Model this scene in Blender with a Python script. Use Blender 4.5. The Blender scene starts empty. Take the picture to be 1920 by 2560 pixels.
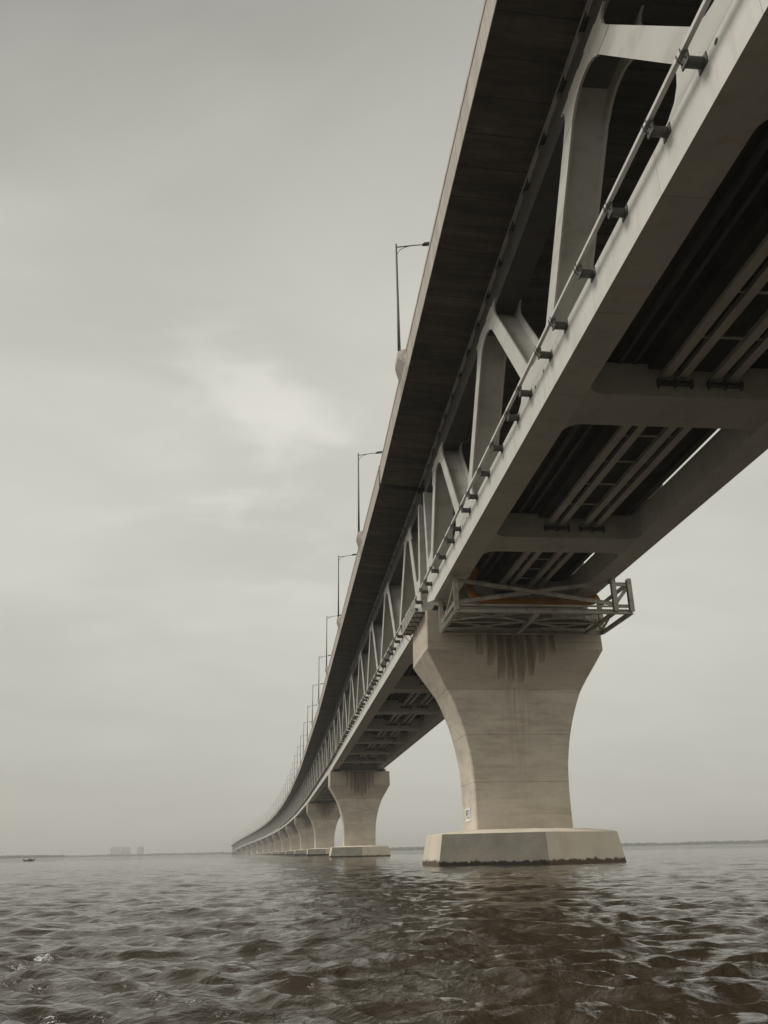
import bpy, math, random
import numpy as np
from mathutils import Vector, Matrix
random.seed(7)
rng = np.random.default_rng(29)
SC = bpy.context.scene
COL = SC.collection
R = math.radians

# ------------------------------------------------------------------ camera
CAM = Vector((-18.184257, -71.122005, 1.10))
F_PX, PITCH, ROLL, YAW = 2101.347, R(21.989437), R(1.112033), R(6.570026)
fw = Vector((math.sin(YAW)*math.cos(PITCH), math.cos(YAW)*math.cos(PITCH), math.sin(PITCH)))
rt = Vector((math.cos(YAW), -math.sin(YAW), 0.0))
up = rt.cross(fw)
c_, s_ = math.cos(ROLL), math.sin(ROLL)
rt2 = rt*c_ - up*s_
up2 = rt*s_ + up*c_
cam_data = bpy.data.cameras.new('camera')
cam = bpy.data.objects.new('camera', cam_data); COL.objects.link(cam)
m = Matrix((rt2, up2, -fw)).transposed().to_4x4(); m.translation = CAM
cam.matrix_world = m
cam_data.sensor_fit = 'VERTICAL'; cam_data.sensor_height = 24.0
cam_data.lens = F_PX/2560*24.0
cam_data.clip_start = 0.1; cam_data.clip_end = 30000
SC.camera = cam

# ------------------------------------------------------------------ light
SUN_AZ, SUN_EL = R(-82), R(47)          # azimuth measured from +Y towards +X
SC.view_settings.view_transform = 'Standard'; SC.view_settings.look = 'None'
SC.view_settings.gamma = 1.0; SC.view_settings.exposure = 0.0
w = bpy.data.worlds.new('World'); SC.world = w; w.use_nodes = True
nt = w.node_tree; nt.nodes.clear()
def wn(t, **kw):
    n = nt.nodes.new(t)
    for k, v in kw.items(): setattr(n, k, v)
    return n
sky = wn('ShaderNodeTexSky', sky_type='NISHITA', sun_disc=False)
sky.sun_elevation = SUN_EL; sky.sun_rotation = SUN_AZ; sky.dust_density = 3.0
tc = wn('ShaderNodeTexCoord')
def vmath(op, a, b=None):
    n = wn('ShaderNodeVectorMath', operation=op)
    if hasattr(a, 'is_output'): nt.links.new(a, n.inputs[0])
    else: n.inputs[0].default_value = a
    if b is not None:
        if hasattr(b, 'is_output'): nt.links.new(b, n.inputs[1])
        else: n.inputs[1].default_value = b
    return n
def wmap(val, a, b, c, d, smooth=True):
    n = wn('ShaderNodeMapRange', interpolation_type='SMOOTHSTEP' if smooth else 'LINEAR')
    nt.links.new(val, n.inputs[0])
    for i, v in enumerate((a, b, c, d)): n.inputs[1+i].default_value = v
    return n.outputs[0]
def wm(op, a, b):
    n = wn('ShaderNodeMath', operation=op)
    for i, v in enumerate((a, b)):
        if hasattr(v, 'is_output'): nt.links.new(v, n.inputs[i])
        else: n.inputs[i].default_value = v
    return n.outputs[0]
sep = wn('ShaderNodeSeparateXYZ'); nt.links.new(tc.outputs['Generated'], sep.inputs[0])
zc = wm('MAXIMUM', sep.outputs['Z'], 0.03)
zc = wm('ADD', zc, 0.25)
px = wm('DIVIDE', sep.outputs['X'], zc); py = wm('DIVIDE', sep.outputs['Y'], zc)
comb = wn('ShaderNodeCombineXYZ'); nt.links.new(px, comb.inputs[0]); nt.links.new(py, comb.inputs[1])
mp = wn('ShaderNodeMapping'); nt.links.new(comb.outputs[0], mp.inputs[0])
mp.inputs['Rotation'].default_value = (0, 0, R(35)); mp.inputs['Scale'].default_value = (1.0, 1.7, 1); mp.inputs['Location'].default_value = (3.35, 1.04, 0)
n1 = wn('ShaderNodeTexNoise'); nt.links.new(mp.outputs[0], n1.inputs['Vector'])
n1.inputs['Scale'].default_value = 1.1; n1.inputs['Detail'].default_value = 7; n1.inputs['Roughness'].default_value = 0.52; n1.inputs['Distortion'].default_value = 0.5
n2 = wn('ShaderNodeTexNoise'); nt.links.new(mp.outputs[0], n2.inputs['Vector'])
n2.inputs['Scale'].default_value = 2.6; n2.inputs['Detail'].default_value = 8; n2.inputs['Roughness'].default_value = 0.5; n2.inputs['Distortion'].default_value = 0.35
cl = wm('MULTIPLY', wmap(sep.outputs['Z'], 0.05, 0.40, 0.35, 1.0), wm('ADD', wmap(n1.outputs['Fac'], 0.3, 0.72, -0.045, 0.05), wmap(n2.outputs['Fac'], 0.36, 0.75, -0.012, 0.028)))
# thinner cloud in front of the sun lets more light through
gd = Vector((math.sin(R(-2))*math.cos(R(27)), math.cos(R(-2))*math.cos(R(27)), math.sin(R(27))))
dt = vmath('DOT_PRODUCT', tc.outputs['Generated'], tuple(gd)).outputs['Value']
glow = wmap(dt, 0.75, 1.0, 0.0, 0.09)
patch = wm('MULTIPLY', wmap(dt, 0.972, 1.0, 0.0, 0.38), wmap(n2.outputs['Fac'], 0.48, 0.66, 0.0, 1.0))
high = wmap(sep.outputs['Z'], 0.45, 0.85, 0.0, -0.22)
low = wm('ADD', wmap(sep.outputs['Z'], 0.0, 0.28, -0.075, 0.0), wmap(sep.outputs['X'], -0.35, 0.45, -0.03, 0.05))
val = wm('ADD', wm('ADD', wm('ADD', cl, glow), wm('ADD', high, low)), wm('MULTIPLY', patch, 0.30))
val = wm('ADD', val, 0.56)
# unseen sky behind the viewer, brightened as added fill on the pier front
val = wm('MULTIPLY', val, wmap(sep.outputs['Y'], -0.9, 0.30, 1.6, 1.0))
val = wm('MULTIPLY', val, 10.0)
cc = wn('ShaderNodeCombineColor')
nt.links.new(val, cc.inputs[0])
nt.links.new(wm('MULTIPLY', val, 0.975), cc.inputs[1]); nt.links.new(wm('MULTIPLY', val, 0.865), cc.inputs[2])
mx = wn('ShaderNodeMix', data_type='RGBA'); mx.inputs[0].default_value = 0.93
nt.links.new(sky.outputs[0], mx.inputs[6]); nt.links.new(cc.outputs[0], mx.inputs[7])
bg = wn('ShaderNodeBackground'); bg.inputs[1].default_value = 0.10
nt.links.new(mx.outputs[2], bg.inputs[0])
wo = wn('ShaderNodeOutputWorld'); nt.links.new(bg.outputs[0], wo.inputs[0])

sd = bpy.data.lights.new('sun', 'SUN'); sd.energy = 2.1; sd.angle = R(20); sd.color = (1.0, 0.97, 0.92)
sun = bpy.data.objects.new('sun', sd); COL.objects.link(sun)
sdir = Vector((math.sin(SUN_AZ)*math.cos(SUN_EL), math.cos(SUN_AZ)*math.cos(SUN_EL), math.sin(SUN_EL)))
sun.rotation_euler = sdir.to_track_quat('Z', 'Y').to_euler()
sun.location = (-60, 40, 80)

# ------------------------------------------------------------------ alignment of the bridge
KN = np.array([-100, 150, 450, 900, 1500, 2600.])
KV = np.array([9.0e-5, 5.8e-5, 6.8e-5, 6.3e-5, 6.6e-5, -6.0e-5])
GR = (0.000976, 0.000689, -0.001434)
SS = np.arange(-170, 3200, 2.0)
th = np.cumsum(np.interp(SS, KN, KV))*2.0
i0 = int(170/2); th -= th[i0]
XX = np.cumsum(-np.sin(th))*2.0; YY = np.cumsum(np.cos(th))*2.0
XX -= XX[i0]; YY -= YY[i0]
def grade(s): return GR[0]*s + GR[1]*s*s*1e-3 + GR[2]*s**3*1e-6 - 6.0*(max(0, s-1400)/700)**2
def at(s, u=0.0, z=0.0, g=True):
    x = float(np.interp(s, SS, XX)); y = float(np.interp(s, SS, YY)); t = float(np.interp(s, SS, th))
    return Vector((x+u*math.cos(t), y+u*math.sin(t), z+(grade(s) if g else 0))), t

# ------------------------------------------------------------------ helpers
def setp(o, label=None, cat=None, group=None, kind=None):
    if label: o['label'] = label
    if cat: o['category'] = cat
    if group: o['group'] = group
    if kind: o['kind'] = kind
    return o
def empty(name, loc=(0, 0, 0), rot=(0, 0, 0)):
    o = bpy.data.objects.new(name, None); COL.objects.link(o)
    o.location = loc; o.rotation_euler = rot; o.empty_display_size = 0.5
    return o
class MB:
    def __init__(s): s.v = []; s.f = []
    def add(s, vs, fs):
        b = len(s.v); s.v += [tuple(v) for v in vs]; s.f += [tuple(b+i for i in f) for f in fs]; return s
    def box(s, x0, x1, y0, y1, z0, z1):
        vs = [(x, y, z) for x in (x0, x1) for y in (y0, y1) for z in (z0, z1)]
        return s.add(vs, [(0,1,3,2), (4,6,7,5), (0,4,5,1), (2,3,7,6), (0,2,6,4), (1,5,7,3)])
    def prism(s, poly, axis, a, b):
        """closed 2-D outline extruded along an axis ('x': poly=(y,z); 'y': poly=(x,z); 'z': poly=(x,y))"""
        def P(p, t):
            return (t, p[0], p[1]) if axis == 'x' else (p[0], t, p[1]) if axis == 'y' else (p[0], p[1], t)
        n = len(poly); vs = [P(p, a) for p in poly]+[P(p, b) for p in poly]
        fs = [tuple(range(n)), tuple(range(2*n-1, n-1, -1))]+[(i, i+n, (i+1) % n+n, (i+1) % n) for i in range(n)]
        return s.add(vs, fs)
    def bar(s, p, q, w, h, upv=(0, 0, 1)):
        p = Vector(p); q = Vector(q); d = (q-p).normalized(); a = d.cross(Vector(upv))
        if a.length < 1e-4: a = d.cross(Vector((1, 0, 0)))
        a.normalize(); b = a.cross(d).normalized()
        vs = [e+a*(i*w/2)+b*(j*h/2) for e in (p, q) for i, j in ((-1,-1), (1,-1), (1,1), (-1,1))]
        return s.add(vs, [(0,3,2,1), (4,5,6,7), (0,1,5,4), (1,2,6,5), (2,3,7,6), (3,0,4,7)])
    def ibar(s, p, q, w, h, upv=(0, 0, 1), t=0.03):
        """rolled I-section"""
        p = Vector(p); q = Vector(q); d = (q-p).normalized(); a = d.cross(Vector(upv))
        if a.length < 1e-4: a = d.cross(Vector((1, 0, 0)))
        a.normalize(); b = a.cross(d).normalized()
        o = b*(h/2-t/2)
        s.bar(p+o, q+o, w, t, upv if a.length else upv); s.bar(p-o, q-o, w, t, upv)
        return s.bar(p, q, t, h-2*t, upv)
    def tube(s, pts, r, n=8, caps=True):
        pts = [Vector(p) for p in pts]; rs = r if isinstance(r, (list, tuple)) else [r]*len(pts)
        b = len(s.v); prev = None
        for i, p in enumerate(pts):
            d = (pts[min(i+1, len(pts)-1)]-pts[max(i-1, 0)]).normalized()
            a = d.orthogonal().normalized() if prev is None else (prev-d*prev.dot(d)).normalized()
            prev = a; c = d.cross(a)
            for k in range(n):
                t = 2*math.pi*k/n; s.v.append(tuple(p+(a*math.cos(t)+c*math.sin(t))*rs[i]))
        for i in range(len(pts)-1):
            for k in range(n):
                s.f.append((b+i*n+k, b+i*n+(k+1) % n, b+(i+1)*n+(k+1) % n, b+(i+1)*n+k))
        if caps:
            s.f.append(tuple(b+k for k in range(n))[::-1]); s.f.append(tuple(b+(len(pts)-1)*n+k for k in range(n)))
        return s
    def build(s, name, mat, parent=None, bevel=0, smooth=False):
        me = bpy.data.meshes.new(name); me.from_pydata(s.v, [], s.f); me.validate(); 
        import bmesh
        bm = bmesh.new(); bm.from_mesh(me); bmesh.ops.recalc_face_normals(bm, faces=bm.faces)
        if bevel: bmesh.ops.bevel(bm, geom=[e for e in bm.edges if len(e.link_faces) == 2 and e.calc_face_angle(0) > 0.5], offset=bevel, segments=2, affect='EDGES', clamp_overlap=True)
        bm.to_mesh(me); bm.free()
        if smooth:
            for p in me.polygons: p.use_smooth = True
        me.materials.append(mat)
        o = bpy.data.objects.new(name, me); COL.objects.link(o)
        if parent: o.parent = parent
        return o
def copy_tree(o, parent=None, keep=None):
    c = o.copy(); COL.objects.link(c); c.parent = parent
    for ch in list(o.children):
        if keep is None or ch.name.split('.')[0] in keep: copy_tree(ch, c, keep)
    return c

# ------------------------------------------------------------------ materials
def material(name, base, rough=0.6, var=0.12, scale=0.6, metallic=0.0, stretch=(1, 1, 1), stain=None, stain_amt=0.0,
             stain_scale=0.4, stain_stretch=(1, 1, 1), seams=None, bump=0.02, bump_scale=20, bands=None, tide=None, drip=None):
    mt = bpy.data.materials.new(name); mt.use_nodes = True
    t = mt.node_tree; t.nodes.clear(); N = t.nodes.new; L = t.links.new
    out = N('ShaderNodeOutputMaterial'); bs = N('ShaderNodeBsdfPrincipled'); L(bs.outputs[0], out.inputs[0])
    bs.inputs['Roughness'].default_value = rough; bs.inputs['Metallic'].default_value = metallic
    bs.inputs['Specular IOR Level'].default_value = 0.35
    co = N('ShaderNodeTexCoord')
    def noise(sc, st, detail=6, r=0.6, loc=(0, 0, 0)):
        mp = N('ShaderNodeMapping'); L(co.outputs['Object'], mp.inputs[0]); mp.inputs['Scale'].default_value = st; mp.inputs['Location'].default_value = loc
        n = N('ShaderNodeTexNoise'); L(mp.outputs[0], n.inputs[0]); n.inputs['Scale'].default_value = sc
        n.inputs['Detail'].default_value = detail; n.inputs['Roughness'].default_value = r
        return n.outputs['Fac']
    def mr(v, a, b, c, d):
        n = N('ShaderNodeMapRange'); L(v, n.inputs[0])
        for i, q in enumerate((a, b, c, d)): n.inputs[1+i].default_value = q
        return n.outputs[0]
    def mul(colr, fac, mulcol):
        n = N('ShaderNodeMix'); n.data_type = 'RGBA'; n.blend_type = 'MIX'
        if hasattr(fac, 'is_output'): L(fac, n.inputs[0])
        else: n.inputs[0].default_value = fac
        if hasattr(colr, 'is_output'): L(colr, n.inputs[6])
        else: n.inputs[6].default_value = (*colr, 1)
        if hasattr(mulcol, 'is_output'): L(mulcol, n.inputs[7])
        else: n.inputs[7].default_value = (*mulcol, 1)
        return n.outputs[2]
    dark = tuple(b*(1-var*1.6) for b in base); lite = tuple(min(1, b*(1+var)) for b in base)
    colr = mul(dark, mr(noise(scale, stretch), 0.3, 0.7, 0, 1), lite)
    colr = mul(colr, mr(noise(scale*9, stretch, 4, 0.7, (5, 3, 1)), 0.35, 0.75, 0.0, 0.35), tuple(b*(1-var*2.2) for b in base))
    if stain:
        colr = mul(colr, mr(noise(stain_scale, stain_stretch, 8, 0.65, (9, 2, 4)), 0.50, 0.68, 0, stain_amt), stain)
    sp = N('ShaderNodeSeparateXYZ'); L(co.outputs['Object'], sp.inputs[0])
    def math_(op, a, b=0.0):
        n = N('ShaderNodeMath'); n.operation = op
        for i, q in enumerate((a, b)):
            if hasattr(q, 'is_output'): L(q, n.inputs[i])
            else: n.inputs[i].default_value = q
        return n.outputs[0]
    if seams:
        for ax, step, off, wd, amt in seams:
            v = math_('ABSOLUTE', math_('SUBTRACT', math_('FRACT', math_('DIVIDE', math_('ADD', sp.outputs[ax], off), step)), 0.5))
            line = mr(v, 0.5-wd/step, 0.5-wd/step*0.3, 0, amt)
            colr = mul(colr, line, tuple(b*0.25 for b in base))
    if bands:     # tone by height; the pier's holds the shade of its overhanging head
        for z0, z1, col, amt in bands:
            a = math_('MULTIPLY', math_('GREATER_THAN', sp.outputs['Z'], z0), math_('LESS_THAN', sp.outputs['Z'], z1))
            colr = mul(colr, math_('MULTIPLY', a, amt), col)
    if drip:      # water marks running down the middle of the face
        hw_, zt_, dc = drip
        m0 = mr(math_('ABSOLUTE', sp.outputs['X']), 0.1, hw_, 1.0, 0.0)
        m1 = mr(noise(1.0, (2.6, 2.6, 0.16), 6, 0.7, (2, 2, 2)), 0.45, 0.62, 0.0, 0.75)
        m2 = mr(sp.outputs['Z'], zt_-9.0, zt_-1.0, 0.15, 1.0)
        m3 = math_('LESS_THAN', sp.outputs['Z'], zt_+2.5)
        colr = mul(colr, math_('MULTIPLY', math_('MULTIPLY', m0, m1), math_('MULTIPLY', m2, m3)), dc)
    if tide:
        z0, z1, col = tide
        nz = noise(1.6, (1, 1, 0.6), 8, 0.75, (1, 7, 3))
        lvl = math_('ADD', sp.outputs['Z'], math_('MULTIPLY', math_('SUBTRACT', nz, 0.5), -(z1-z0)*2.2))
        colr = mul(colr, mr(lvl, z0+(z1-z0)*0.75, z1, 1.0, 0.0), col)
    L(colr, bs.inputs['Base Color'])
    if bump:
        bn = N('ShaderNodeBump'); bn.inputs['Strength'].default_value = 0.6; bn.inputs['Distance'].default_value = bump
        L(noise(bump_scale, (1, 1, 1), 5, 0.6), bn.inputs['Height']); L(bn.outputs[0], bs.inputs['Normal'])
    rr = mr(noise(scale*3, (1, 1, 1), 4), 0.3, 0.7, max(0.05, rough-0.12), min(1, rough+0.12)); L(rr, bs.inputs['Roughness'])
    return mt
M = {}
M['paint'] = material('grey_bridge_paint', (0.54, 0.525, 0.475), 0.55, 0.06, 0.35, stain=(0.20, 0.16, 0.115), stain_amt=0.35, stain_scale=0.5, stain_stretch=(1, 0.5, 2), bump=0.004, bump_scale=6)
M['chord_web'] = material('welded_bridge_paint', (0.64, 0.625, 0.57), 0.55, 0.07, 0.35, stain=(0.36, 0.31, 0.24), stain_amt=0.30, stain_scale=1.1, stain_stretch=(1, 1.4, 0.25), seams=[(1, 6.25, 1.3, 0.025, 0.5)], bump=0.004, bump_scale=6)
M['chord'] = material('shade_toned_paint', (0.10, 0.092, 0.08), 0.6, 0.15, 0.4, stain=(0.08, 0.065, 0.05), stain_amt=0.6, stain_scale=0.5, bump=0.004, bump_scale=6)  # deck shade put into the upper chord colour; reused on beams and seats
M['dark_paint'] = material('dark_clamp_steel', (0.10, 0.10, 0.09), 0.5, 0.15, 1.0, stain=(0.12, 0.07, 0.04), stain_amt=0.5, bump=0.003)
M['rail_paint'] = material('pale_pipe_paint', (0.60, 0.59, 0.55), 0.5, 0.08, 0.8, stain=(0.3, 0.22, 0.15), stain_amt=0.3, bump=0.002)
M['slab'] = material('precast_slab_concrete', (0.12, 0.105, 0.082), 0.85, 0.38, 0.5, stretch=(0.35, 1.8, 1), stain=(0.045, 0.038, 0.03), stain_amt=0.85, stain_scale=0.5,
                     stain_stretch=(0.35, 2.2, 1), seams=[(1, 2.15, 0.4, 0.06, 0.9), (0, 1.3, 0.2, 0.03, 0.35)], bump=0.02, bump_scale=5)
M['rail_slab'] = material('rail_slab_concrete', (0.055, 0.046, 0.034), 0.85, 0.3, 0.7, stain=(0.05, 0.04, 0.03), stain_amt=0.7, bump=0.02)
M['plinth'] = material('plinth_concrete', (0.30, 0.28, 0.25), 0.85, 0.15, 0.5, bump=0.01)
M['fascia'] = material('parapet_concrete', (0.47, 0.425, 0.37), 0.8, 0.12, 0.5, stretch=(1, 1.5, 0.4), stain=(0.20, 0.17, 0.13), stain_amt=0.55, stain_scale=0.9,
                       stain_stretch=(1, 2, 0.3), seams=[(1, 1.55, 0.2, 0.03, 0.8)], bump=0.01, bump_scale=8)
M['pier'] = material('pier_concrete', (0.61, 0.545, 0.45), 0.85, 0.12, 0.22, stretch=(1, 1, 2.0), stain=(0.36, 0.29, 0.215), stain_amt=0.55, stain_scale=0.6,
                     stain_stretch=(0.5, 1, 2.5), seams=[(2, 3.65, 1.25, 0.035, 0.55), (2, 1.217, 0.02, 0.014, 0.16), (0, 2.45, 0.0, 0.016, 0.16)], bands=[(13.35, 30, (0.42, 0.36, 0.28), 0.30)], drip=(1.7, 13.8, (0.36, 0.30, 0.235)), bump=0.03, bump_scale=4)  # band: shade of the down-facing head put into the colour
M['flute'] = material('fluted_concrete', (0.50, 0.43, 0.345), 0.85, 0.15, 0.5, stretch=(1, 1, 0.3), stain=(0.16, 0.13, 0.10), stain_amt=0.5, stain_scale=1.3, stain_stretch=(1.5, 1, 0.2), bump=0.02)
M['cap'] = material('pile_cap_concrete', (0.66, 0.59, 0.48), 0.85, 0.10, 0.35, stain=(0.45, 0.37, 0.26), stain_amt=0.5, stain_scale=0.7, stain_stretch=(1, 1, 0.35),
                    bump=0.03, bump_scale=5, tide=(0.0, 0.40, (0.10, 0.072, 0.045)))
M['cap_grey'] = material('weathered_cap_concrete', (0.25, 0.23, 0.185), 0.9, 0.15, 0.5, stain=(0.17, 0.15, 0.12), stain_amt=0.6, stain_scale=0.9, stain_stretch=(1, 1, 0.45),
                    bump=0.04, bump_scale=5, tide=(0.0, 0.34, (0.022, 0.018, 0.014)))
M['gantry'] = material('gantry_steel', (0.50, 0.48, 0.42), 0.5, 0.12, 0.8, stain=(0.20, 0.12, 0.07), stain_amt=0.6, stain_scale=1.2, bump=0.003)
M['orange'] = material('orange_paint', (0.42, 0.165, 0.02), 0.5, 0.15, 0.9, stain=(0.16, 0.08, 0.03), stain_amt=0.6, bump=0.003)
M['white'] = material('white_sign_paint', (0.80, 0.79, 0.75), 0.6, 0.04, 2, bump=0)
M['black'] = material('black_lettering', (0.03, 0.03, 0.03), 0.6, 0.1, 2, bump=0)
M['lamp'] = material('lamp_post_steel', (0.13, 0.13, 0.12), 0.5, 0.1, 1, metallic=0.3, bump=0)
M['bearing'] = material('bearing_steel', (0.09, 0.085, 0.075), 0.6, 0.2, 1, bump=0.003)
M['trees'] = material('distant_foliage', (0.055, 0.07, 0.035), 0.9, 0.35, 0.02, bump=0)
M['land'] = material('river_bank_earth', (0.16, 0.14, 0.09), 0.9, 0.2, 0.01, bump=0)
M['tower'] = material('tower_plaster', (0.60, 0.59, 0.55), 0.8, 0.1, 0.02, bump=0)
M['tower_window'] = material('tower_glass', (0.16, 0.17, 0.18), 0.3, 0.1, 0.1, bump=0)
M['boat'] = material('tarred_boat_wood', (0.03, 0.025, 0.02), 0.7, 0.2, 1, bump=0)

# ------------------------------------------------------------------ bridge span
ZB, ZT = 20.26, 22.05                   # lower chord
UO, UI = 6.54, 4.90                     # outer and inner face of each truss
ZU, ZUT = 31.25, 32.70                  # upper chord
BAY = 18.75
BR = (1.45, 3.95, 7.55, 10.95, 14.45, 16.75)
def mir(poly, c): return [(2*c-y, z) for y, z in poly][::-1]
def fillet_beam(sc, hw):
    """plan of a cross beam with rounded corners where it meets the chords"""
    r = 0.85; pts = []
    for k in range(7):
        a = math.pi/2*k/6; pts.append((-UI+r-r*math.sin(a), sc-hw-r+r*math.cos(a)))
    left_low = pts[::1]
    p = left_low[::-1]                     # from chord face to beam edge
    q = [(-x, y) for x, y in p][::-1]
    low = p+q
    high = [(x, 2*sc-y) for x, y in low][::-1]
    return low+high
def off_up(z): return 0.6+(32.0-z)*0.77
def make_span(js=False, je=False):
    root = empty('bridge_span')
    a0, a1 = 0.0, 150.0
    for sg in (-1, 1):
        # lower chord
        poly = []
        if js: poly += [(1.7, ZT), (1.7, 21.0), (5.0, ZB)]
        else: poly += [(0, ZT), (0, ZB)]
        if je: poly += [(145.0, ZB), (148.3, 21.0), (148.3, ZT)]
        else: poly += [(150, ZB), (150, ZT)]
        x0, x1 = sorted((sg*(UO), sg*UI))
        MB().prism(poly, 'x', x0, x1).build('lower_chord', M['chord_web'], root)
        y0 = 1.2 if js else 0.0; y1 = 148.8 if je else 150.0
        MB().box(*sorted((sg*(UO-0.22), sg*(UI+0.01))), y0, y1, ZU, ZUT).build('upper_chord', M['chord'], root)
        xa, xb = sorted((sg*(UO-0.012), sg*(UI+0.012)))
        for k in range(8):
            su = 9.375+BAY*k
            for d in (-1, 1):
                bz, tz = ZT-0.3, ZU+0.2
                o0, o1 = off_up(bz), off_up(tz)
                if (js and k == 0 and d < 0) or (je and k == 7 and d > 0): o0 = 9.375-3.6
                h = 0.64
                pl = [(su+d*(o0-h), bz), (su+d*(o0+h), bz), (su+d*(o1+h), tz), (su+d*(o1-h), tz)]
                pw = [(su+d*(o0-0.06), bz), (su+d*(o0+0.06), bz), (su+d*(o1+0.06), tz), (su+d*(o1-0.06), tz)]
                mb = MB()
                mb.prism(pl, 'x', xa, xa+0.09); mb.prism(pl, 'x', xb-0.09, xb); mb.prism(pw, 'x', xa+0.09, xb-0.09)
                mb.build('diagonal_member', M['paint'], root)
            # upper gusset, with curved flares
            g = []
            L_ = [(2.75, ZU), (2.45, ZU-0.10), (2.33, ZU-0.32), (2.40, ZU-0.70), (2.62, ZU-1.06), (2.88, ZU-1.40), (1.55, ZU-1.38), (1.2, ZU-1.08), (0.8, ZU-0.88), (0.4, ZU-0.77)]
            g = [(su-o, z) for o, z in L_]+[(su, ZU-0.74)]+[(su+o, z) for o, z in L_[::-1]]+[(su+2.75, ZU+0.05), (su-2.75, ZU+0.05)]
            gx = sorted((sg*(UO+0.004), sg*(UI-0.004)))
            for gp in ((gx[0], gx[0]+0.11), (gx[1]-0.11, gx[1])): MB().prism(g, 'x', *gp).build('gusset_plate', M['paint'], root)
        for k in range(0, 9):
            s0 = BAY*k
            if (k == 0 and not js) or (k == 8 and not je) or 0 < k < 8:
                L_ = [(4.5, ZT), (3.8, ZT+0.08), (3.25, ZT+0.28), (2.95, ZT+0.62), (2.84, ZT+1.0), (2.97, ZT+1.55), (1.70, ZT+1.58), (1.35, ZT+1.25), (0.9, ZT+1.02), (0.45, ZT+0.92)]
                g = [(s0-o, z) for o, z in L_]+[(s0, ZT+0.89)]+[(s0+o, z) for o, z in L_[::-1]]+[(s0+4.5, ZT-0.05), (s0-4.5, ZT-0.05)]
                if k == 0: g = [(y, z) for y, z in g if y >= s0]+[(s0, ZT-0.05)]
                if k == 8: g = [(y, z) for y, z in g if y <= s0]+[(s0, ZT-0.05)]
                if k == 8: g = [(s0-4.5, ZT-0.05)]+[q for q in g if not (abs(q[1]-(ZT-0.05)) < 1e-6)]+[(s0, ZT-0.05)]
                for gp in ((gx[0], gx[0]+0.11), (gx[1]-0.11, gx[1])): MB().prism(g, 'x', *gp).build('gusset_plate', M['paint'], root)
            elif k in (0, 8):
                d = 1 if k == 0 else -1
                b = 0 if k == 0 else 150
                # end post leaning away from the joint
                pl = [(b+d*2.35, ZT-0.3), (b+d*3.3, ZT-0.3), (b+d*1.95, ZU+0.1), (b+d*1.2, ZU+0.1)]
                MB().prism(pl, 'x', xa, xb).build('end_post', M['paint'], root)
                g = [(b+d*2.1, ZT-0.05), (b+d*2.1, ZT+1.0), (b+d*2.0, ZT+2.4), (b+d*2.9, ZT+2.5), (b+d*3.45, ZT+2.3), (b+d*3.9, ZT+2.55), (b+d*5.3, ZT+2.75),
                     (b+d*5.0, ZT+1.9), (b+d*5.1, ZT+1.1), (b+d*5.6, ZT+0.4), (b+d*6.6, ZT+0.05), (b+d*7.2, ZT-0.05)]
                for gp in ((gx[0], gx[0]+0.11), (gx[1]-0.11, gx[1])): MB().prism(g, 'x', *gp).build('gusset_plate', M['paint'], root)
        # pipe rail carried on brackets
        y0 = 0.9 if js else 0.0; y1 = 149.1 if je else 150.0
        MB().box(*sorted((sg*7.20, sg*7.05)), y0, y1, 22.13, 22.28).build('rail_pipe', M['rail_paint'], root)
        if sg < 0:
            for k in range(8):
                for b in BR:
                    y = k*BAY+b
                    mb = MB()
                    mb.tube([(sg*7.04, y, 21.86), (sg*(UO-0.01), y, 21.86)], 0.17, 14)
                    mb.box(*sorted((sg*(UO+0.03), sg*(UO+0.002))), y-0.27, y+0.27, 21.64, 22.03)
                    mb.box(*sorted((sg*7.10, sg*7.04)), y-0.22, y+0.22, 21.72, 22.11)
                    for q in (-0.12, 0.12): mb.tube([(sg*7.25, y+q, 22.22), (sg*7.24, y+q, 22.02), (sg*7.05, y+q, 21.80)], 0.025, 6)
                    mb.build('pipe_bracket', M['dark_paint'], root, bevel=0.015)
    for k in range(1, 9):
        for d in (-0.78, 0.68):
            if je and k == 8: continue
            MB().tube([(-UO-0.004, BAY*k+d, 21.78), (-UO+0.03, BAY*k+d, 21.78)], 0.10, 12).build('drain_hole', M['black'], root)
    # cross beams
    for k in range(0, 9):
        s0 = BAY*k; hw = 1.46
        if k == 0 and js: s0 = 3.8
        elif k == 8:
            if not je: continue
            s0 = 150-3.8
        MB().prism(fillet_beam(s0, hw), 'z', ZB+ (0.0 if not (k in (0, 8)) else 0.002), 21.95).build('cross_beam', M['paint'], root)
        if not (k == 0 and not js) or True:
            for uc in (-0.63, 1.78):                       # stringer seats on the beam faces
                for d in (-1, 1):
                    if k == 0 and d < 0: continue
                    ya, yb = sorted((s0+d*(hw+0.005), s0+d*(hw+0.26)))
                    mb = MB()
                    mb.box(uc-0.85, uc+0.85, ya, yb, 20.92, 20.98)
                    mb.box(uc-0.85, uc+0.85, ya, yb, 20.80, 20.84)
                    for q in (-0.82, -0.03, 0.76): mb.box(uc+q, uc+q+0.05, ya+0.003, yb-0.003, 20.66, 21.12)
                    mb.build('stringer_seat', M['chord'], root)
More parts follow.
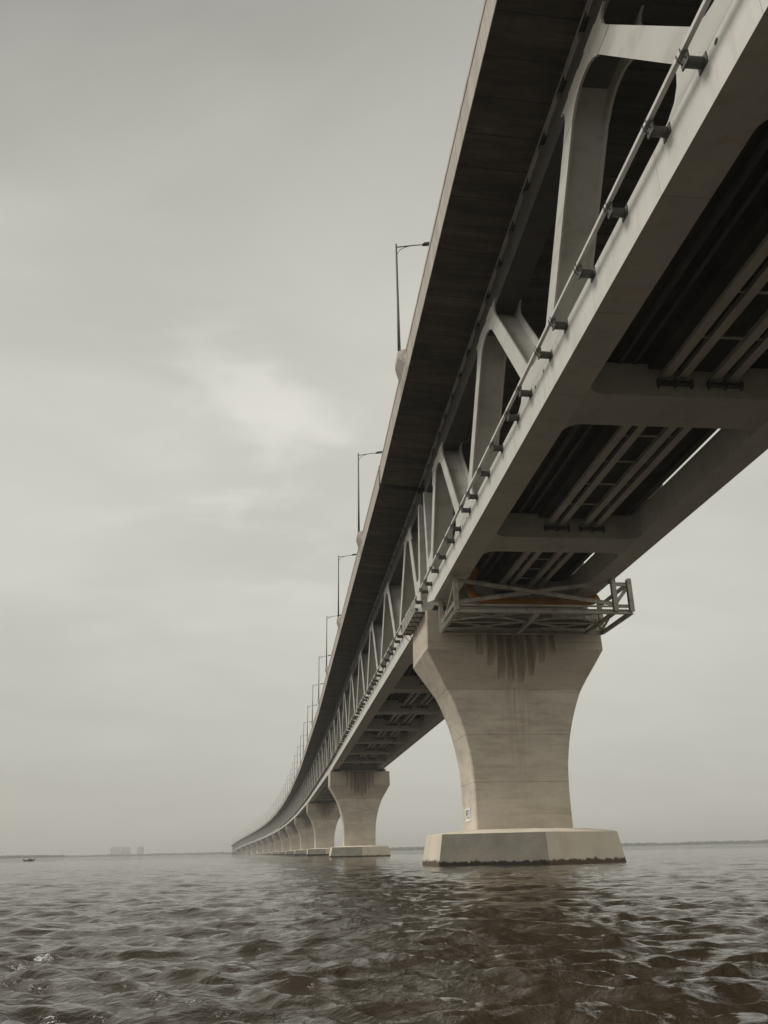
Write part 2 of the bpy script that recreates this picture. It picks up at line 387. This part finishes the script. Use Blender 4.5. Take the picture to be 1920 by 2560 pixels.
    # longitudinal stringers between the beams
    for k in range(8):
        y0, y1 = BAY*k+1.47, BAY*(k+1)-1.47
        if k == 0 and js: y0 = 5.3
        if k == 7 and je: y1 = 144.7
        for uc in (-1.05, -0.25, 1.38, 2.20):
            mb = MB(); mb.box(uc-0.215, uc+0.215, y0, y1, 21.17, 21.22); mb.box(uc-0.03, uc+0.03, y0, y1, 21.22, 21.65)
            mb.build('stringer', M['paint'], root)
        mb = MB()
        for q in range(1, 5):
            yy = y0+(y1-y0)*q/5
            MB().bar((-1.05, yy, 21.40), (2.20, yy, 21.40), 0.10, 0.08).build('cross_tie', M['paint'], root)
        for uc in (-3.1, -2.42, 4.3):
            mb = MB(); mb.box(uc-0.10, uc+0.10, y0, y1, 21.90, 21.94); mb.box(uc-0.02, uc+0.02, y0, y1, 21.94, 22.28)
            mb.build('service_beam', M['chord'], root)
    y0 = 0.9 if js else 0.0; y1 = 149.1 if je else 150.0
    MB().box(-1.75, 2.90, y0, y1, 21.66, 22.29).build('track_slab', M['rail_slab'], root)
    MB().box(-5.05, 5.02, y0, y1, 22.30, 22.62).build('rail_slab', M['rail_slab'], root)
    if js: MB().box(-10.0, 10.0, 1.70, 2.80, 34.11, 34.24).build('expansion_joint', M['bearing'], root)
    # upper road deck: haunched slab
    y0 = 2.75 if js else 0.0; y1 = 151.75 if je else 150.0
    prof = [(-10.06, 33.60), (-6.34, 33.38), (-6.25, 33.25), (-4.7, 33.24), (-3.6, 33.5), (3.6, 33.5), (4.7, 33.24), (6.25, 33.25), (6.34, 33.38), (10.06, 33.60), (10.06, 34.1), (0, 34.25), (-10.06, 34.1)]
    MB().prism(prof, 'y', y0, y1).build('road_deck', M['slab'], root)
    for sg in (-1, 1):
        if sg < 0:
            n = int((min(y1, 150)-max(y0, 0.6))/3.1)
            for i in range(n):
                ya = max(y0, 0.6)+i*3.1+0.3
                MB().box(-6.44, -5.4, ya, ya+2.0, 32.705, 33.24).build('deck_plinth', M['plinth'], root)
        MB().box(*sorted((sg*6.42, sg*6.36)), y0, y1, 33.30, 33.376).build('drip_pipe', M['rail_paint'], root)
        # parapet: fascia, recessed groove, coping
        pf = [(10.06, 33.58), (10.10, 33.58), (10.12, 35.30), (10.06, 35.32), (10.06, 35.38), (10.12, 35.40), (10.08, 35.44), (10.08, 35.50), (10.12, 35.52), (10.08, 35.98), (9.88, 35.98), (9.80, 34.15), (10.06, 34.15)]
        MB().prism([(sg*x, z) for x, z in pf], 'y', y0, y1).build('parapet', M['fascia'], root)
        # drain outlets
        mb = MB()
        y = y0+1.2
        while y < y1-0.5:
            mb.tube([(sg*9.8, y, 33.75), (sg*9.8, y, 33.50)], 0.11, 8); y += 8.3
        mb.build('drain_outlet', M['bearing'], root)
    return root

def place_span(root, i):
    p0, _ = at(150*i); p1, _ = at(150*(i+1)); d = p1-p0
    root.location = p0
    root.rotation_euler = (math.atan2(d.z, math.hypot(d.x, d.y)), 0, math.atan2(-d.x, d.y))
ORD = ['nearest', 'second', 'third', 'fourth', 'fifth', 'sixth', 'seventh', 'eighth', 'ninth', 'tenth', 'eleventh', 'twelfth', 'thirteenth',
       'fourteenth', 'fifteenth', 'sixteenth', 'seventeenth', 'eighteenth', 'nineteenth', 'twentieth']
NS = 14
GS = 'steel truss spans of the bridge'
sp = make_span(False, True); place_span(sp, -1)
setp(sp, 'huge pale grey steel truss span overhead, ending at the nearest pier', 'bridge span', GS)
sp = make_span(True, False); place_span(sp, 0)
setp(sp, 'grey truss span running from the nearest large pier to the second pier', 'bridge span', GS)
std = make_span(False, False)
FARKEEP = {'lower_chord', 'upper_chord', 'diagonal_member', 'cross_beam', 'road_deck', 'parapet', 'rail_pipe', 'rail_slab', 'gusset_plate'}
for i in range(1, NS):
    o = std if i == 1 else copy_tree(std, keep=None if i < 5 else FARKEEP)
    place_span(o, i)
    setp(o, 'truss span between the %s and %s piers from the camera%s' % (ORD[i], ORD[i+1], '' if i < 6 else ', fading in haze'), 'bridge span', GS)

# ------------------------------------------------------------------ pier
HALF = [(2.3, 3.88), (3.4, 3.86), (4.5, 3.85), (5.6, 3.86), (6.5, 3.90), (7.4, 3.97), (8.3, 4.10), (9.2, 4.27), (10.0, 4.46), (10.8, 4.68), (11.6, 4.95), (12.4, 5.26), (13.0, 5.52), (13.35, 5.70),
        (14.2, 6.16), (15.3, 6.82), (16.4, 7.45), (19.62, 7.40)]
def thick(z):
    if z <= 13.35: return 2.72
    if z >= 16.4: return 4.05
    return 2.72+(z-13.35)/(16.4-13.35)*(4.05-2.72)
def make_pier(detail=True):
    root = empty('bridge_pier')
    mb = MB(); n = len(HALF)
    for z, h in HALF:
        t = thick(z); c = 0.10
        for x, y in ((-h+c, -t), (h-c, -t), (h, -t+c), (h, t-c), (h-c, t), (-h+c, t), (-h, t-c), (-h, -t+c)): mb.v.append((x, y, z))
    for i in range(n-1):
        for k in range(8): mb.f.append((i*8+k, i*8+(k+1) % 8, (i+1)*8+(k+1) % 8, (i+1)*8+k))
    mb.f.append(tuple(range(7, -1, -1))); mb.f.append(tuple((n-1)*8+k for k in range(8)))
    col = mb.build('column', M['pier'], root)
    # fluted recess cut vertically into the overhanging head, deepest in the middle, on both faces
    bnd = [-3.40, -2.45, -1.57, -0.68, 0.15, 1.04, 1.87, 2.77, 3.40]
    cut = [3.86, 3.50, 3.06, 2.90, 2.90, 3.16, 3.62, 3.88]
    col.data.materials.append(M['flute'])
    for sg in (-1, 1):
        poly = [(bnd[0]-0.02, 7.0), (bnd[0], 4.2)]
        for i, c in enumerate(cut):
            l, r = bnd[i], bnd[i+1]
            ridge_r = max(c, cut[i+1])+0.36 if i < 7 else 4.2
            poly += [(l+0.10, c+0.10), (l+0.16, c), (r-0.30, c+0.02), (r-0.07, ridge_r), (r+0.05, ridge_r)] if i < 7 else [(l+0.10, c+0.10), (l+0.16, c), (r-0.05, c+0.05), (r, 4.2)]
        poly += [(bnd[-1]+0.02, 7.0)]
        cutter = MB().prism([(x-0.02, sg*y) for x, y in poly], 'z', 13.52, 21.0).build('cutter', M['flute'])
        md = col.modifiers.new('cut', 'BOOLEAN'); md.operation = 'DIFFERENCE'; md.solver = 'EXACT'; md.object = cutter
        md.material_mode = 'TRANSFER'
        bpy.context.view_layer.update()
        dg = bpy.context.evaluated_depsgraph_get()
        me = bpy.data.meshes.new_from_object(col.evaluated_get(dg))
        col.modifiers.clear(); col.data = me; me.name = 'column'
        bpy.data.objects.remove(cutter)
    # hexagonal pile cap, battered sides, shallow sloped top
    def hexa(r, z, cx=0.06): return [(cx+r*math.cos(R(a)), r*math.sin(R(a)), z) for a in (30, 90, 150, 210, 270, 330)]
    rings = [hexa(8.55, -1.5), hexa(8.36, 0.0), hexa(7.92, 2.22), hexa(7.70, 2.30), hexa(5.6, 2.52)]
    mb = MB()
    for r_ in rings: mb.v += r_
    for i in range(len(rings)-1):
        for k in range(6): mb.f.append((i*6+k, i*6+(k+1) % 6, (i+1)*6+(k+1) % 6, (i+1)*6+k))
    mb.f.append(tuple(range(24, 30))); mb.f.append(tuple(range(5, -1, -1)))
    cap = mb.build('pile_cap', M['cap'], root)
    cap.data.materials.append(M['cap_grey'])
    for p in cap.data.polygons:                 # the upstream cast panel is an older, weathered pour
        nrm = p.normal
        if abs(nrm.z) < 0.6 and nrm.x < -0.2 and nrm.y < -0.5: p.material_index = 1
    # bearings
    for sg in (-1, 1):
        for yy in (-2.6, 2.6):
            mb = MB(); x = sg*5.72
            mb.box(x-1.0, x+1.0, yy-0.9, yy+0.9, 19.63, 19.86); mb.tube([(x, yy, 19.86), (x, yy, 20.10)], 0.75, 20); mb.box(x-0.9, x+0.9, yy-0.85, yy+0.85, 20.10, 20.24)
            mb.build('bearing', M['bearing'], root)
    return root
GP = 'concrete piers of the bridge'
pier = make_pier()
p, t = at(0, 0.30, 0); pier.location = (p.x, p.y, 0)
setp(pier, 'largest concrete pier with flared head, fluted apron and white number plate, on hexagonal pile cap', 'bridge pier', GP)
for i in range(1, NS+1):
    o = copy_tree(pier)
    p, t = at(150*i, 0.30, 0, g=True)
    o.location = (p.x, p.y, p.z if i > 1 else 0.0); o.rotation_euler = (0, 0, t)
    setp(o, 'flared concrete pier, %s in the row from the camera%s' % (ORD[i], '' if i < 6 else ', hazy and far off'), 'bridge pier', GP)
# number plate, only the near pier shows one
plate = MB().box(-3.905, -3.868, -0.80, 1.25, 3.22, 4.22).build('number_plate', M['white'], pier)
def letters(txt, size, mat, parent, loc, rot, depth=0.01):
    cu = bpy.data.curves.new('lettering', 'FONT'); cu.body = txt; cu.size = size; cu.extrude = depth; cu.align_x = 'CENTER'; cu.align_y = 'CENTER'
    tmp = bpy.data.objects.new('tmp', cu); COL.objects.link(tmp)
    bpy.context.view_layer.update()
    me = bpy.data.meshes.new_from_object(tmp.evaluated_get(bpy.context.evaluated_depsgraph_get()))
    bpy.data.objects.remove(tmp); me.materials.clear(); me.materials.append(mat)
    o = bpy.data.objects.new('lettering', me); COL.objects.link(o); o.parent = parent; o.location = loc; o.rotation_euler = rot
    return o
letters('P13', 1.0, M['black'], plate, (-3.912, 0.225, 3.72), (R(90), 0, R(-90)))

# small inspection platform with rails beside the bearings of the near pier
plat = empty('inspection_platform', (-7.25+0.0, 0, 19.62))
MB().box(-0.75, 0.15, -3.6, 4.4, 0.005, 0.06).build('floor', M['rail_paint'], plat)
mb = MB()
for z in (0.55, 1.1): mb.tube([(-0.72, -3.6, z), (-0.72, 4.4, z)], 0.025, 6)
for i in range(33):
    y = -3.6+i*0.25; mb.tube([(-0.72, y, 0.06), (-0.72, y, 1.1)], 0.012 if i % 4 else 0.03, 5)
mb.build('railing', M['rail_paint'], plat)
for i in range(6):
    y = -3.3+i*1.5
    MB().bar((0.1, y, -0.05), (-0.7, y, -0.05), 0.08, 0.08).bar((-0.12, y, -0.7), (-0.65, y, -0.1), 0.05, 0.05).build('support_bracket', M['dark_paint'], plat)
setp(plat, 'small steel inspection platform with thin railing on the top left edge of the nearest pier', 'platform')

# ------------------------------------------------------------------ maintenance gantry
gan = empty('maintenance_gantry', (0, -11.5, 20.25))
g0, g1 = 0.0, 6.5; zl = -2.63; xl, xr, xo = -6.02, 6.25, 7.50
def I(name, p, q, w=0.30, h=0.30, t=0.035, upv=(0, 0, 1)):
    return MB().ibar(p, q, w, h, upv, t).build(name, M['gantry'], gan)
for x in (xl, xr, xo):
    for y in (g0, g1):
        I('post', (x, y, -0.02), (x, y, zl), 0.34, 0.36, 0.035, (0, 1, 0))
for y in (g0, g1):
    I('bottom_chord', (xl, y, zl), (xo, y, zl), 0.28, 0.34)
    I('top_rail', (xl, y, zl+0.42), (xr, y, zl+0.42), 0.08, 0.14)
    I('brace', (xl+0.1, y, -0.30), (xr-0.1, y, zl+0.62), 0.10, 0.30)
    I('brace', (xl+0.1, y+0.12, zl+0.66), (xr-0.1, y+0.12, -0.22), 0.10, 0.30)
for x in (xl, 0.35, xr-0.1, xo):
    I('cross_girder', (x, g0, zl), (x, g1, zl), 0.26, 0.28)
for x in (xl, xo):
    I('top_tie', (x, g0, -0.35) if x > 0 else (x, g0, zl+0.75), (x, g1, -0.35) if x > 0 else (x, g1, zl+0.75), 0.16, 0.26)
    I('end_brace', (x, g0, -0.3), (x, g1, zl+0.2), 0.12, 0.16)
I('outrigger', (xr, g0, -0.45), (xo, g0, -0.45), 0.14, 0.28)
I('outrigger', (xr, g0, zl+0.45), (xo, g0, zl+0.45), 0.14, 0.24)
I('outrigger_brace', (xr, g0+0.05, zl+0.6), (xo, g0+0.05, -0.55), 0.12, 0.24)
xm = 0.35
for a, b in ((xl, xm), (xm, xr)):
    I('floor_brace', (a, g0+0.1, zl+0.02), (b, g1*0.5, zl+0.02), 0.14, 0.12)
    I('floor_brace', (a, g1*0.5, zl+0.05), (b, g0+0.1, zl+0.05), 0.12, 0.10)
    I('floor_brace', (a, g1*0.5, zl+0.02), (b, g1-0.1, zl+0.02), 0.12, 0.12)
    I('floor_brace', (a, g1-0.1, zl+0.05), (b, g1*0.5, zl+0.05), 0.12, 0.10)
I('floor_brace', (xl, g1*0.5, zl-0.06), (xr, g1*0.5, zl-0.06), 0.10, 0.08)
MB().box(xl+0.3, xr-0.2, g1*0.55, g1-0.2, zl+0.30, zl+0.36).build('deck_grating', M['bearing'], gan)
setp(gan, 'grey open steel maintenance gantry with crossed braces hanging under the span beside the nearest pier', 'gantry')
# orange rounded guard tube inside the gantry
pts = [(-3.55, 22.0), (-3.95, 21.3), (-4.15, 20.6), (-4.10, 20.05), (-3.75, 19.62), (-3.1, 19.42), (-1.5, 19.33), (1.5, 19.33), (4.6, 19.36), (5.8, 19.5), (6.25, 19.75)]
sm = []
for i in range(len(pts)-1):
    for k in range(4): f = k/4; sm.append((pts[i][0]*(1-f)+pts[i+1][0]*f, -8.0, pts[i][1]*(1-f)+pts[i+1][1]*f))
sm.append((pts[-1][0], -8.0, pts[-1][1]))
mb = MB().tube([(x, 0, z-19.33) for x, y, z in sm], 0.35, 14)
og = mb.build('guard_rail', M['orange'], None, smooth=True); og.location = (0, -8.0, 19.33)
setp(og, 'thick curved orange tube bending round behind the braces of the hanging gantry', 'tube')

# ------------------------------------------------------------------ street lamps
def make_lamp():
    root = empty('street_lamp')
    # bulged concrete pedestal on the parapet
    mb = MB()
    pr = [(-2.0, 0.0, 0.0), (-1.1, 0.52, 0.55), (1.0, 0.52, 0.55), (1.9, 0.0, 0.0)]
    vs = [(0, -2.3, -1.7), (0, 2.3, -1.7), (-0.10, -1.5, -1.0), (-0.10, 1.5, -1.0), (-0.52, -0.95, -0.1), (-0.52, 0.95, -0.1), (-0.52, -0.95, 0.42), (-0.52, 0.95, 0.42), (0.22, -1.5, 0.42), (0.22, 1.5, 0.42), (0.22, -2.3, -1.7), (0.22, 2.3, -1.7)]
    mb.add(vs, [(0,1,3,2), (2,3,5,4), (4,5,7,6), (6,7,9,8), (8,9,11,10), (10,11,1,0), (0,2,4,6,8,10), (1,11,9,7,5,3)])
    mb.build('pedestal', M['fascia'], root, bevel=0.03)
    MB().tube([(-0.28, 0, 0.42), (-0.28, 0, 4), (-0.28, 0, 11.15)], [0.135, 0.11, 0.075], 10).build('post', M['lamp'], root, smooth=True)
    mb = MB().tube([(-0.28, 0, 10.85), (0.9, 0, 11.08), (2.0, 0, 11.28)], [0.05, 0.045, 0.04], 8)
    mb.tube([(-0.28, 0, 9.8), (-0.22, 0, 10.2), (0.0, 0, 10.6), (0.35, 0, 10.85), (0.8, 0, 11.04)], 0.028, 6)
    mb.build('arm', M['lamp'], root)
    MB().prism([(1.85, 11.20), (2.0, 11.40), (2.85, 11.53), (2.98, 11.44), (2.92, 11.34)], 'y', -0.16, 0.16).build('lamp_head', M['lamp'], root, bevel=0.02)
    return root
LZ = 35.50; GLs = 'street lamps along the parapet'
lamp = make_lamp(); NL = 54
for i in range(NL):
    s = -16.74+38.75*i
    o = lamp if i == 0 else copy_tree(lamp, keep=None if i < 24 else {'post', 'arm'})
    b = math.floor(s/150); f = s/150-b
    p0, _ = at(150*b); p1, _ = at(150*(b+1)); q = p0.lerp(p1, f); d = p1-p0; t = math.atan2(-d.x, d.y)
    o.location = (q.x-10.12*math.cos(t), q.y-10.12*math.sin(t), q.z+LZ); o.rotation_euler = (0, 0, t)
    if i < 20: lab = 'single-arm street lamp on the parapet, %s from the camera' % ORD[i]
    else: lab = 'tiny hazy street lamp on the far parapet beyond the twentieth'
    setp(o, lab, 'street lamp', GLs)

# ------------------------------------------------------------------ water
def build_water():
    az0 = YAW
    fine = np.arange(-36, 36.001, 0.09)
    coarse = np.arange(40, 322, 4.0)
    ang = np.radians(np.concatenate([fine, coarse]))+az0
    nA = len(ang)
    rr = [0.4]
    while rr[-1] < 14000:
        r = rr[-1]; rr.append(r+max(0.03, min(r*0.008, 1.6) if r < 300 else r*0.03))
    rr = np.array(rr); nR = len(rr)
    Rg, Ag = np.meshgrid(rr, ang, indexing='ij')
    X = CAM.x+Rg*np.sin(Ag); Y = CAM.y+Rg*np.cos(Ag)
    dx = np.zeros_like(X); dy = np.zeros_like(X); dz = np.zeros_like(X)
    N = 240
    lam = np.exp(rng.uniform(math.log(0.14), math.log(6.0), N))
    main = R(193)
    dirs = main+rng.normal(0, 0.46, N)
    ph = rng.uniform(0, 2*math.pi, N)
    sel = Rg[:, 0] < 1500
    step = np.gradient(rr)
    for l, d, p in zip(lam, dirs, ph):
        k = 2*math.pi/l
        amp = l*(0.0070 if l < 0.45 else 0.0056)*(1.0 if l < 0.7 else (0.7/l)**1.0)
        att = np.clip((l/(np.maximum(step, rr*0.0019)*2.0)-1.0)*1.5, 0, 1)[:, None]
        rows = (att[:, 0] > 0) & sel
        if not rows.any(): continue
        cx, cy = math.sin(d), math.cos(d)
        phs = k*(X[rows]*cx+Y[rows]*cy)+p
        phs += 0.7*np.sin((X[rows]*cy-Y[rows]*cx)*k*0.31+2.3*p)+0.5*np.sin((X[rows]*cy-Y[rows]*cx)*k*0.13+p)
        # patchy wind: slow modulation of every wave train
        kk = 0.45 if l < 1.2 else 0.14
        m1 = np.sin(X[rows]*kk*math.cos(p)+Y[rows]*kk*1.4*math.sin(p)+3*p)
        modu = (0.5+0.5*m1)**2*1.75+0.12 if l < 1.6 else 0.75+0.5*m1
        A = amp*att[rows]*modu
        s, c = np.sin(phs), np.cos(phs)
        dz[rows] += A*c
        q = 0.98 if l < 1.2 else 0.85
        dx[rows] -= A*cx*s*q; dy[rows] -= A*cy*s*q
    # keep the mesh hugging close in front of the lens calm enough
    X += dx; Y += dy; Z = dz
    V = np.stack([X, Y, Z], -1).reshape(-1, 3)
    i = np.arange(nR-1)[:, None]; j = np.arange(nA)[None, :]; jn = (j+1) % nA
    Fq = np.stack([i*nA+j+0*i, i*nA+jn, (i+1)*nA+jn, (i+1)*nA+j], -1).reshape(-1, 4)
    me = bpy.data.meshes.new('river_water')
    nv, nf = len(V), len(Fq)
    me.vertices.add(nv); me.vertices.foreach_set('co', V.astype(np.float32).ravel())
    me.loops.add(nf*4); me.loops.foreach_set('vertex_index', Fq.astype(np.int32).ravel())
    me.polygons.add(nf); me.polygons.foreach_set('loop_start', (np.arange(nf)*4).astype(np.int32))
    me.polygons.foreach_set('loop_total', np.full(nf, 4, np.int32)); me.polygons.foreach_set('use_smooth', np.ones(nf, bool))
    me.update(calc_edges=True); me.validate()
    mt = bpy.data.materials.new('muddy_river_water'); mt.use_nodes = True
    t = mt.node_tree; t.nodes.clear(); Nn = t.nodes.new; L = t.links.new
    out = Nn('ShaderNodeOutputMaterial'); bs = Nn('ShaderNodeBsdfPrincipled'); L(bs.outputs[0], out.inputs[0])
    bs.inputs['Roughness'].default_value = 0.03; bs.inputs['IOR'].default_value = 1.40
    geo = Nn('ShaderNodeNewGeometry')
    def noise(sc, st, det, ro):
        mp = Nn('ShaderNodeMapping'); L(geo.outputs['Position'], mp.inputs[0]); mp.inputs['Scale'].default_value = st; mp.inputs['Rotation'].default_value = (0, 0, R(25))
        n = Nn('ShaderNodeTexNoise'); L(mp.outputs[0], n.inputs[0]); n.inputs['Scale'].default_value = sc; n.inputs['Detail'].default_value = det; n.inputs['Roughness'].default_value = ro
        n.inputs['Distortion'].default_value = 0.4
        return n.outputs['Fac']
    mx = Nn('ShaderNodeMix'); mx.data_type = 'RGBA'; L(noise(0.25, (1, 1, 1), 5, 0.6), mx.inputs[0])
    mx.inputs[6].default_value = (0.024, 0.017, 0.0095, 1); mx.inputs[7].default_value = (0.058, 0.042, 0.025, 1)
    L(mx.outputs[2], bs.inputs['Base Color'])
    b0 = Nn('ShaderNodeBump'); b0.inputs['Strength'].default_value = 1.0; b0.inputs['Distance'].default_value = 0.20
    L(noise(0.45, (1, 1.9, 1), 4, 0.5), b0.inputs['Height'])
    b1 = Nn('ShaderNodeBump'); L(b0.outputs[0], b1.inputs['Normal']); b1.inputs['Strength'].default_value = 1.0; b1.inputs['Distance'].default_value = 0.12
    L(noise(1.1, (1, 1.5, 1), 7, 0.6), b1.inputs['Height'])
    b2 = Nn('ShaderNodeBump'); b2.inputs['Strength'].default_value = 1.0; b2.inputs['Distance'].default_value = 0.009
    L(noise(4.0, (1, 1.5, 1), 5, 0.6), b2.inputs['Height']); L(b1.outputs[0], b2.inputs['Normal'])
    L(b2.outputs[0], bs.inputs['Normal'])
    me.materials.append(mt)
    o = bpy.data.objects.new('river_water', me); COL.objects.link(o); setp(o, kind='structure')
build_water()

# ------------------------------------------------------------------ far banks
def ray_dir(px, py):
    U, V = (px-960)/F_PX, (py-1280)/F_PX
    return (fw+rt2*U-up2*V).normalized()
def az_of(px): d = ray_dir(px, 2130); return math.atan2(d.x, d.y)
def bank(name, a0, a1, dist, h, seed, label, groundh=1.2):
    rn = random.Random(seed); mb = MB()
    n = int((a1-a0)*dist/4.5)
    for i in range(n):
        a = a0+(a1-a0)*(i+rn.random())/n; d = dist*(1+rn.uniform(0.0, 0.05))
        big = 0.65+0.35*math.sin(i*0.021+seed)+0.25*math.sin(i*0.13+seed*2)
        hh = h*(0.62+0.22*big+rn.random()*0.22); w_ = rn.uniform(5, 11)
        cx, cy = CAM.x+d*math.sin(a), CAM.y+d*math.cos(a)
        # lumpy crown of two squashed rings with a jittered top
        b = len(mb.v); K = 7
        for zf, rf in ((0.15, 0.75), (0.5, 1.0), (0.8, 0.75), (0.97, 0.3)):
            for k in range(K):
                t = 2*math.pi*k/K+rn.random()*0.4
                r = w_*rf*rn.uniform(0.75, 1.2)
                mb.v.append((cx+r*math.cos(t), cy+r*math.sin(t), groundh+hh*zf*rn.uniform(0.9, 1.1)))
        for q in range(3):
            for k in range(K): mb.f.append((b+q*K+k, b+q*K+(k+1) % K, b+(q+1)*K+(k+1) % K, b+(q+1)*K+k))
        mb.f.append(tuple(b+3*K+k for k in range(K)))
    me = bpy.data.meshes.new(name); me.from_pydata(mb.v, [], mb.f); me.materials.append(M['trees'])
    o = bpy.data.objects.new(name, me); COL.objects.link(o); setp(o, label, 'tree line', kind='stuff')
    g = MB(); K = 60; vs = []
    for i in range(K+1):
        a = a0+(a1-a0)*i/K
        for d, z in ((dist-25, -0.4), (dist-8, 0.9), (dist+900, 2.2)):
            vs.append((CAM.x+d*math.sin(a), CAM.y+d*math.cos(a), z))
    g.v = vs
    for i in range(K):
        for k in range(2): g.f.append((i*3+k, i*3+k+1, (i+1)*3+k+1, (i+1)*3+k))
    gg = g.build('river_bank', M['land']); setp(gg, kind='structure')
bank('tree_line', az_of(-500), az_of(160), 2700, 9.5, 3, 'long low dark tree line along the far left bank')
bank('tree_line', az_of(160), az_of(600), 3700, 9.5, 5, 'paler low tree line behind the towers on the left horizon')
bank('tree_line', az_of(940), az_of(2500), 2900, 12, 8, 'hazy tree line on the right horizon behind the pier')
def tower(px0, px1, dist, h, lab, seed):
    a = az_of((px0+px1)/2); w_ = (px1-px0)/F_PX*dist*0.93
    x, y = CAM.x+dist*math.sin(a), CAM.y+dist*math.cos(a)
    root = empty('apartment_tower', (x, y, 1.5), (0, 0, -a))
    rn = random.Random(seed)
    mb = MB(); mb.box(-w_/2, w_/2, 0, 22, 0, h*0.94); mb.box(-w_*0.3, w_*0.12, 4, 16, h*0.94, h); mb.box(w_*0.25, w_*0.4, 6, 14, h*0.94, h*0.98)
    mb.box(-w_*0.08, w_*0.02, -1.2, 0, 0, h*0.94)
    mb.build('wall', M['tower'], root)
    fl = 14
    for c in range(6):
        mb = MB(); xx = -w_/2+w_*(c+0.5)/6
        for f in range(fl):
            z = h*0.9*(f+0.35)/fl; mb.box(xx-w_*0.05, xx+w_*0.05, -0.15, -0.01, z, z+h*0.9/fl*0.5)
        mb.build('window_column', M['tower_window'], root)
    setp(root, lab, 'building', 'hazy towers on the left horizon')
tower(277, 299, 5200, 50, 'leftmost of the three hazy tower blocks on the left horizon', 1)
tower(303, 325, 5200, 50, 'middle hazy tower block, close beside the leftmost on the horizon', 2)
tower(343, 359, 5200, 51, 'rightmost and narrowest hazy tower block, set apart on the horizon', 3)

# small boat far off to the left
def boat():
    a = az_of(75); d = 420
    root = empty('country_boat', (CAM.x+d*math.sin(a), CAM.y+d*math.cos(a), 0.05), (0, 0, -a+R(8)))
    mb = MB(); n = 13; L_ = 5.0
    for i in range(n):
        t = i/(n-1)*2-1; x = t*L_/2; w_ = 0.62*math.sqrt(max(0.004, 1-t*t*0.98)); z = 0.30+0.55*abs(t)**3; b = -0.12+0.55*abs(t)**4
        mb.v += [(x, -w_, z), (x, -w_*0.55, b), (x, w_*0.55, b), (x, w_, z), (x, w_*0.85, z-0.08), (x, -w_*0.85, z-0.08)]
    for i in range(n-1):
        for k in range(6): mb.f.append((i*6+k, i*6+(k+1) % 6, (i+1)*6+(k+1) % 6, (i+1)*6+k))
    mb.f.append(tuple(range(6))); mb.f.append(tuple((n-1)*6+k for k in range(6)))
    mb.build('hull', M['boat'], root)
    mb = MB(); b = 0
    for x in (-0.3, 1.1):
        for k in range(7):
            t = math.pi*k/6; mb.v.append((x, 0.5*math.cos(t), 0.35+0.5*math.sin(t)))
    for k in range(6): mb.f.append((k, k+1, k+8, k+7))
    mb.f.append(tuple(range(7))); mb.f.append(tuple(range(13, 6, -1)))
    mb.build('canopy', M['boat'], root)
    setp(root, 'tiny dark wooden boat with upturned ends near the far left bank', 'boat')
boat()

# ------------------------------------------------------------------ haze
hz = MB().box(-5200, 5200, -700, 7000, -2.0, 75).build('haze', bpy.data.materials.new('river_haze'))
mt = hz.data.materials[0]; mt.use_nodes = True; t = mt.node_tree; t.nodes.clear()
pv = t.nodes.new('ShaderNodeVolumePrincipled'); pv.inputs['Color'].default_value = (0.93, 0.92, 0.89, 1); pv.inputs['Density'].default_value = 0.00026; pv.inputs['Anisotropy'].default_value = 0.1
ou = t.nodes.new('ShaderNodeOutputMaterial'); t.links.new(pv.outputs[0], ou.inputs['Volume'])
setp(hz, 'pale river haze lying over the water and the far spans', 'haze', kind='stuff')
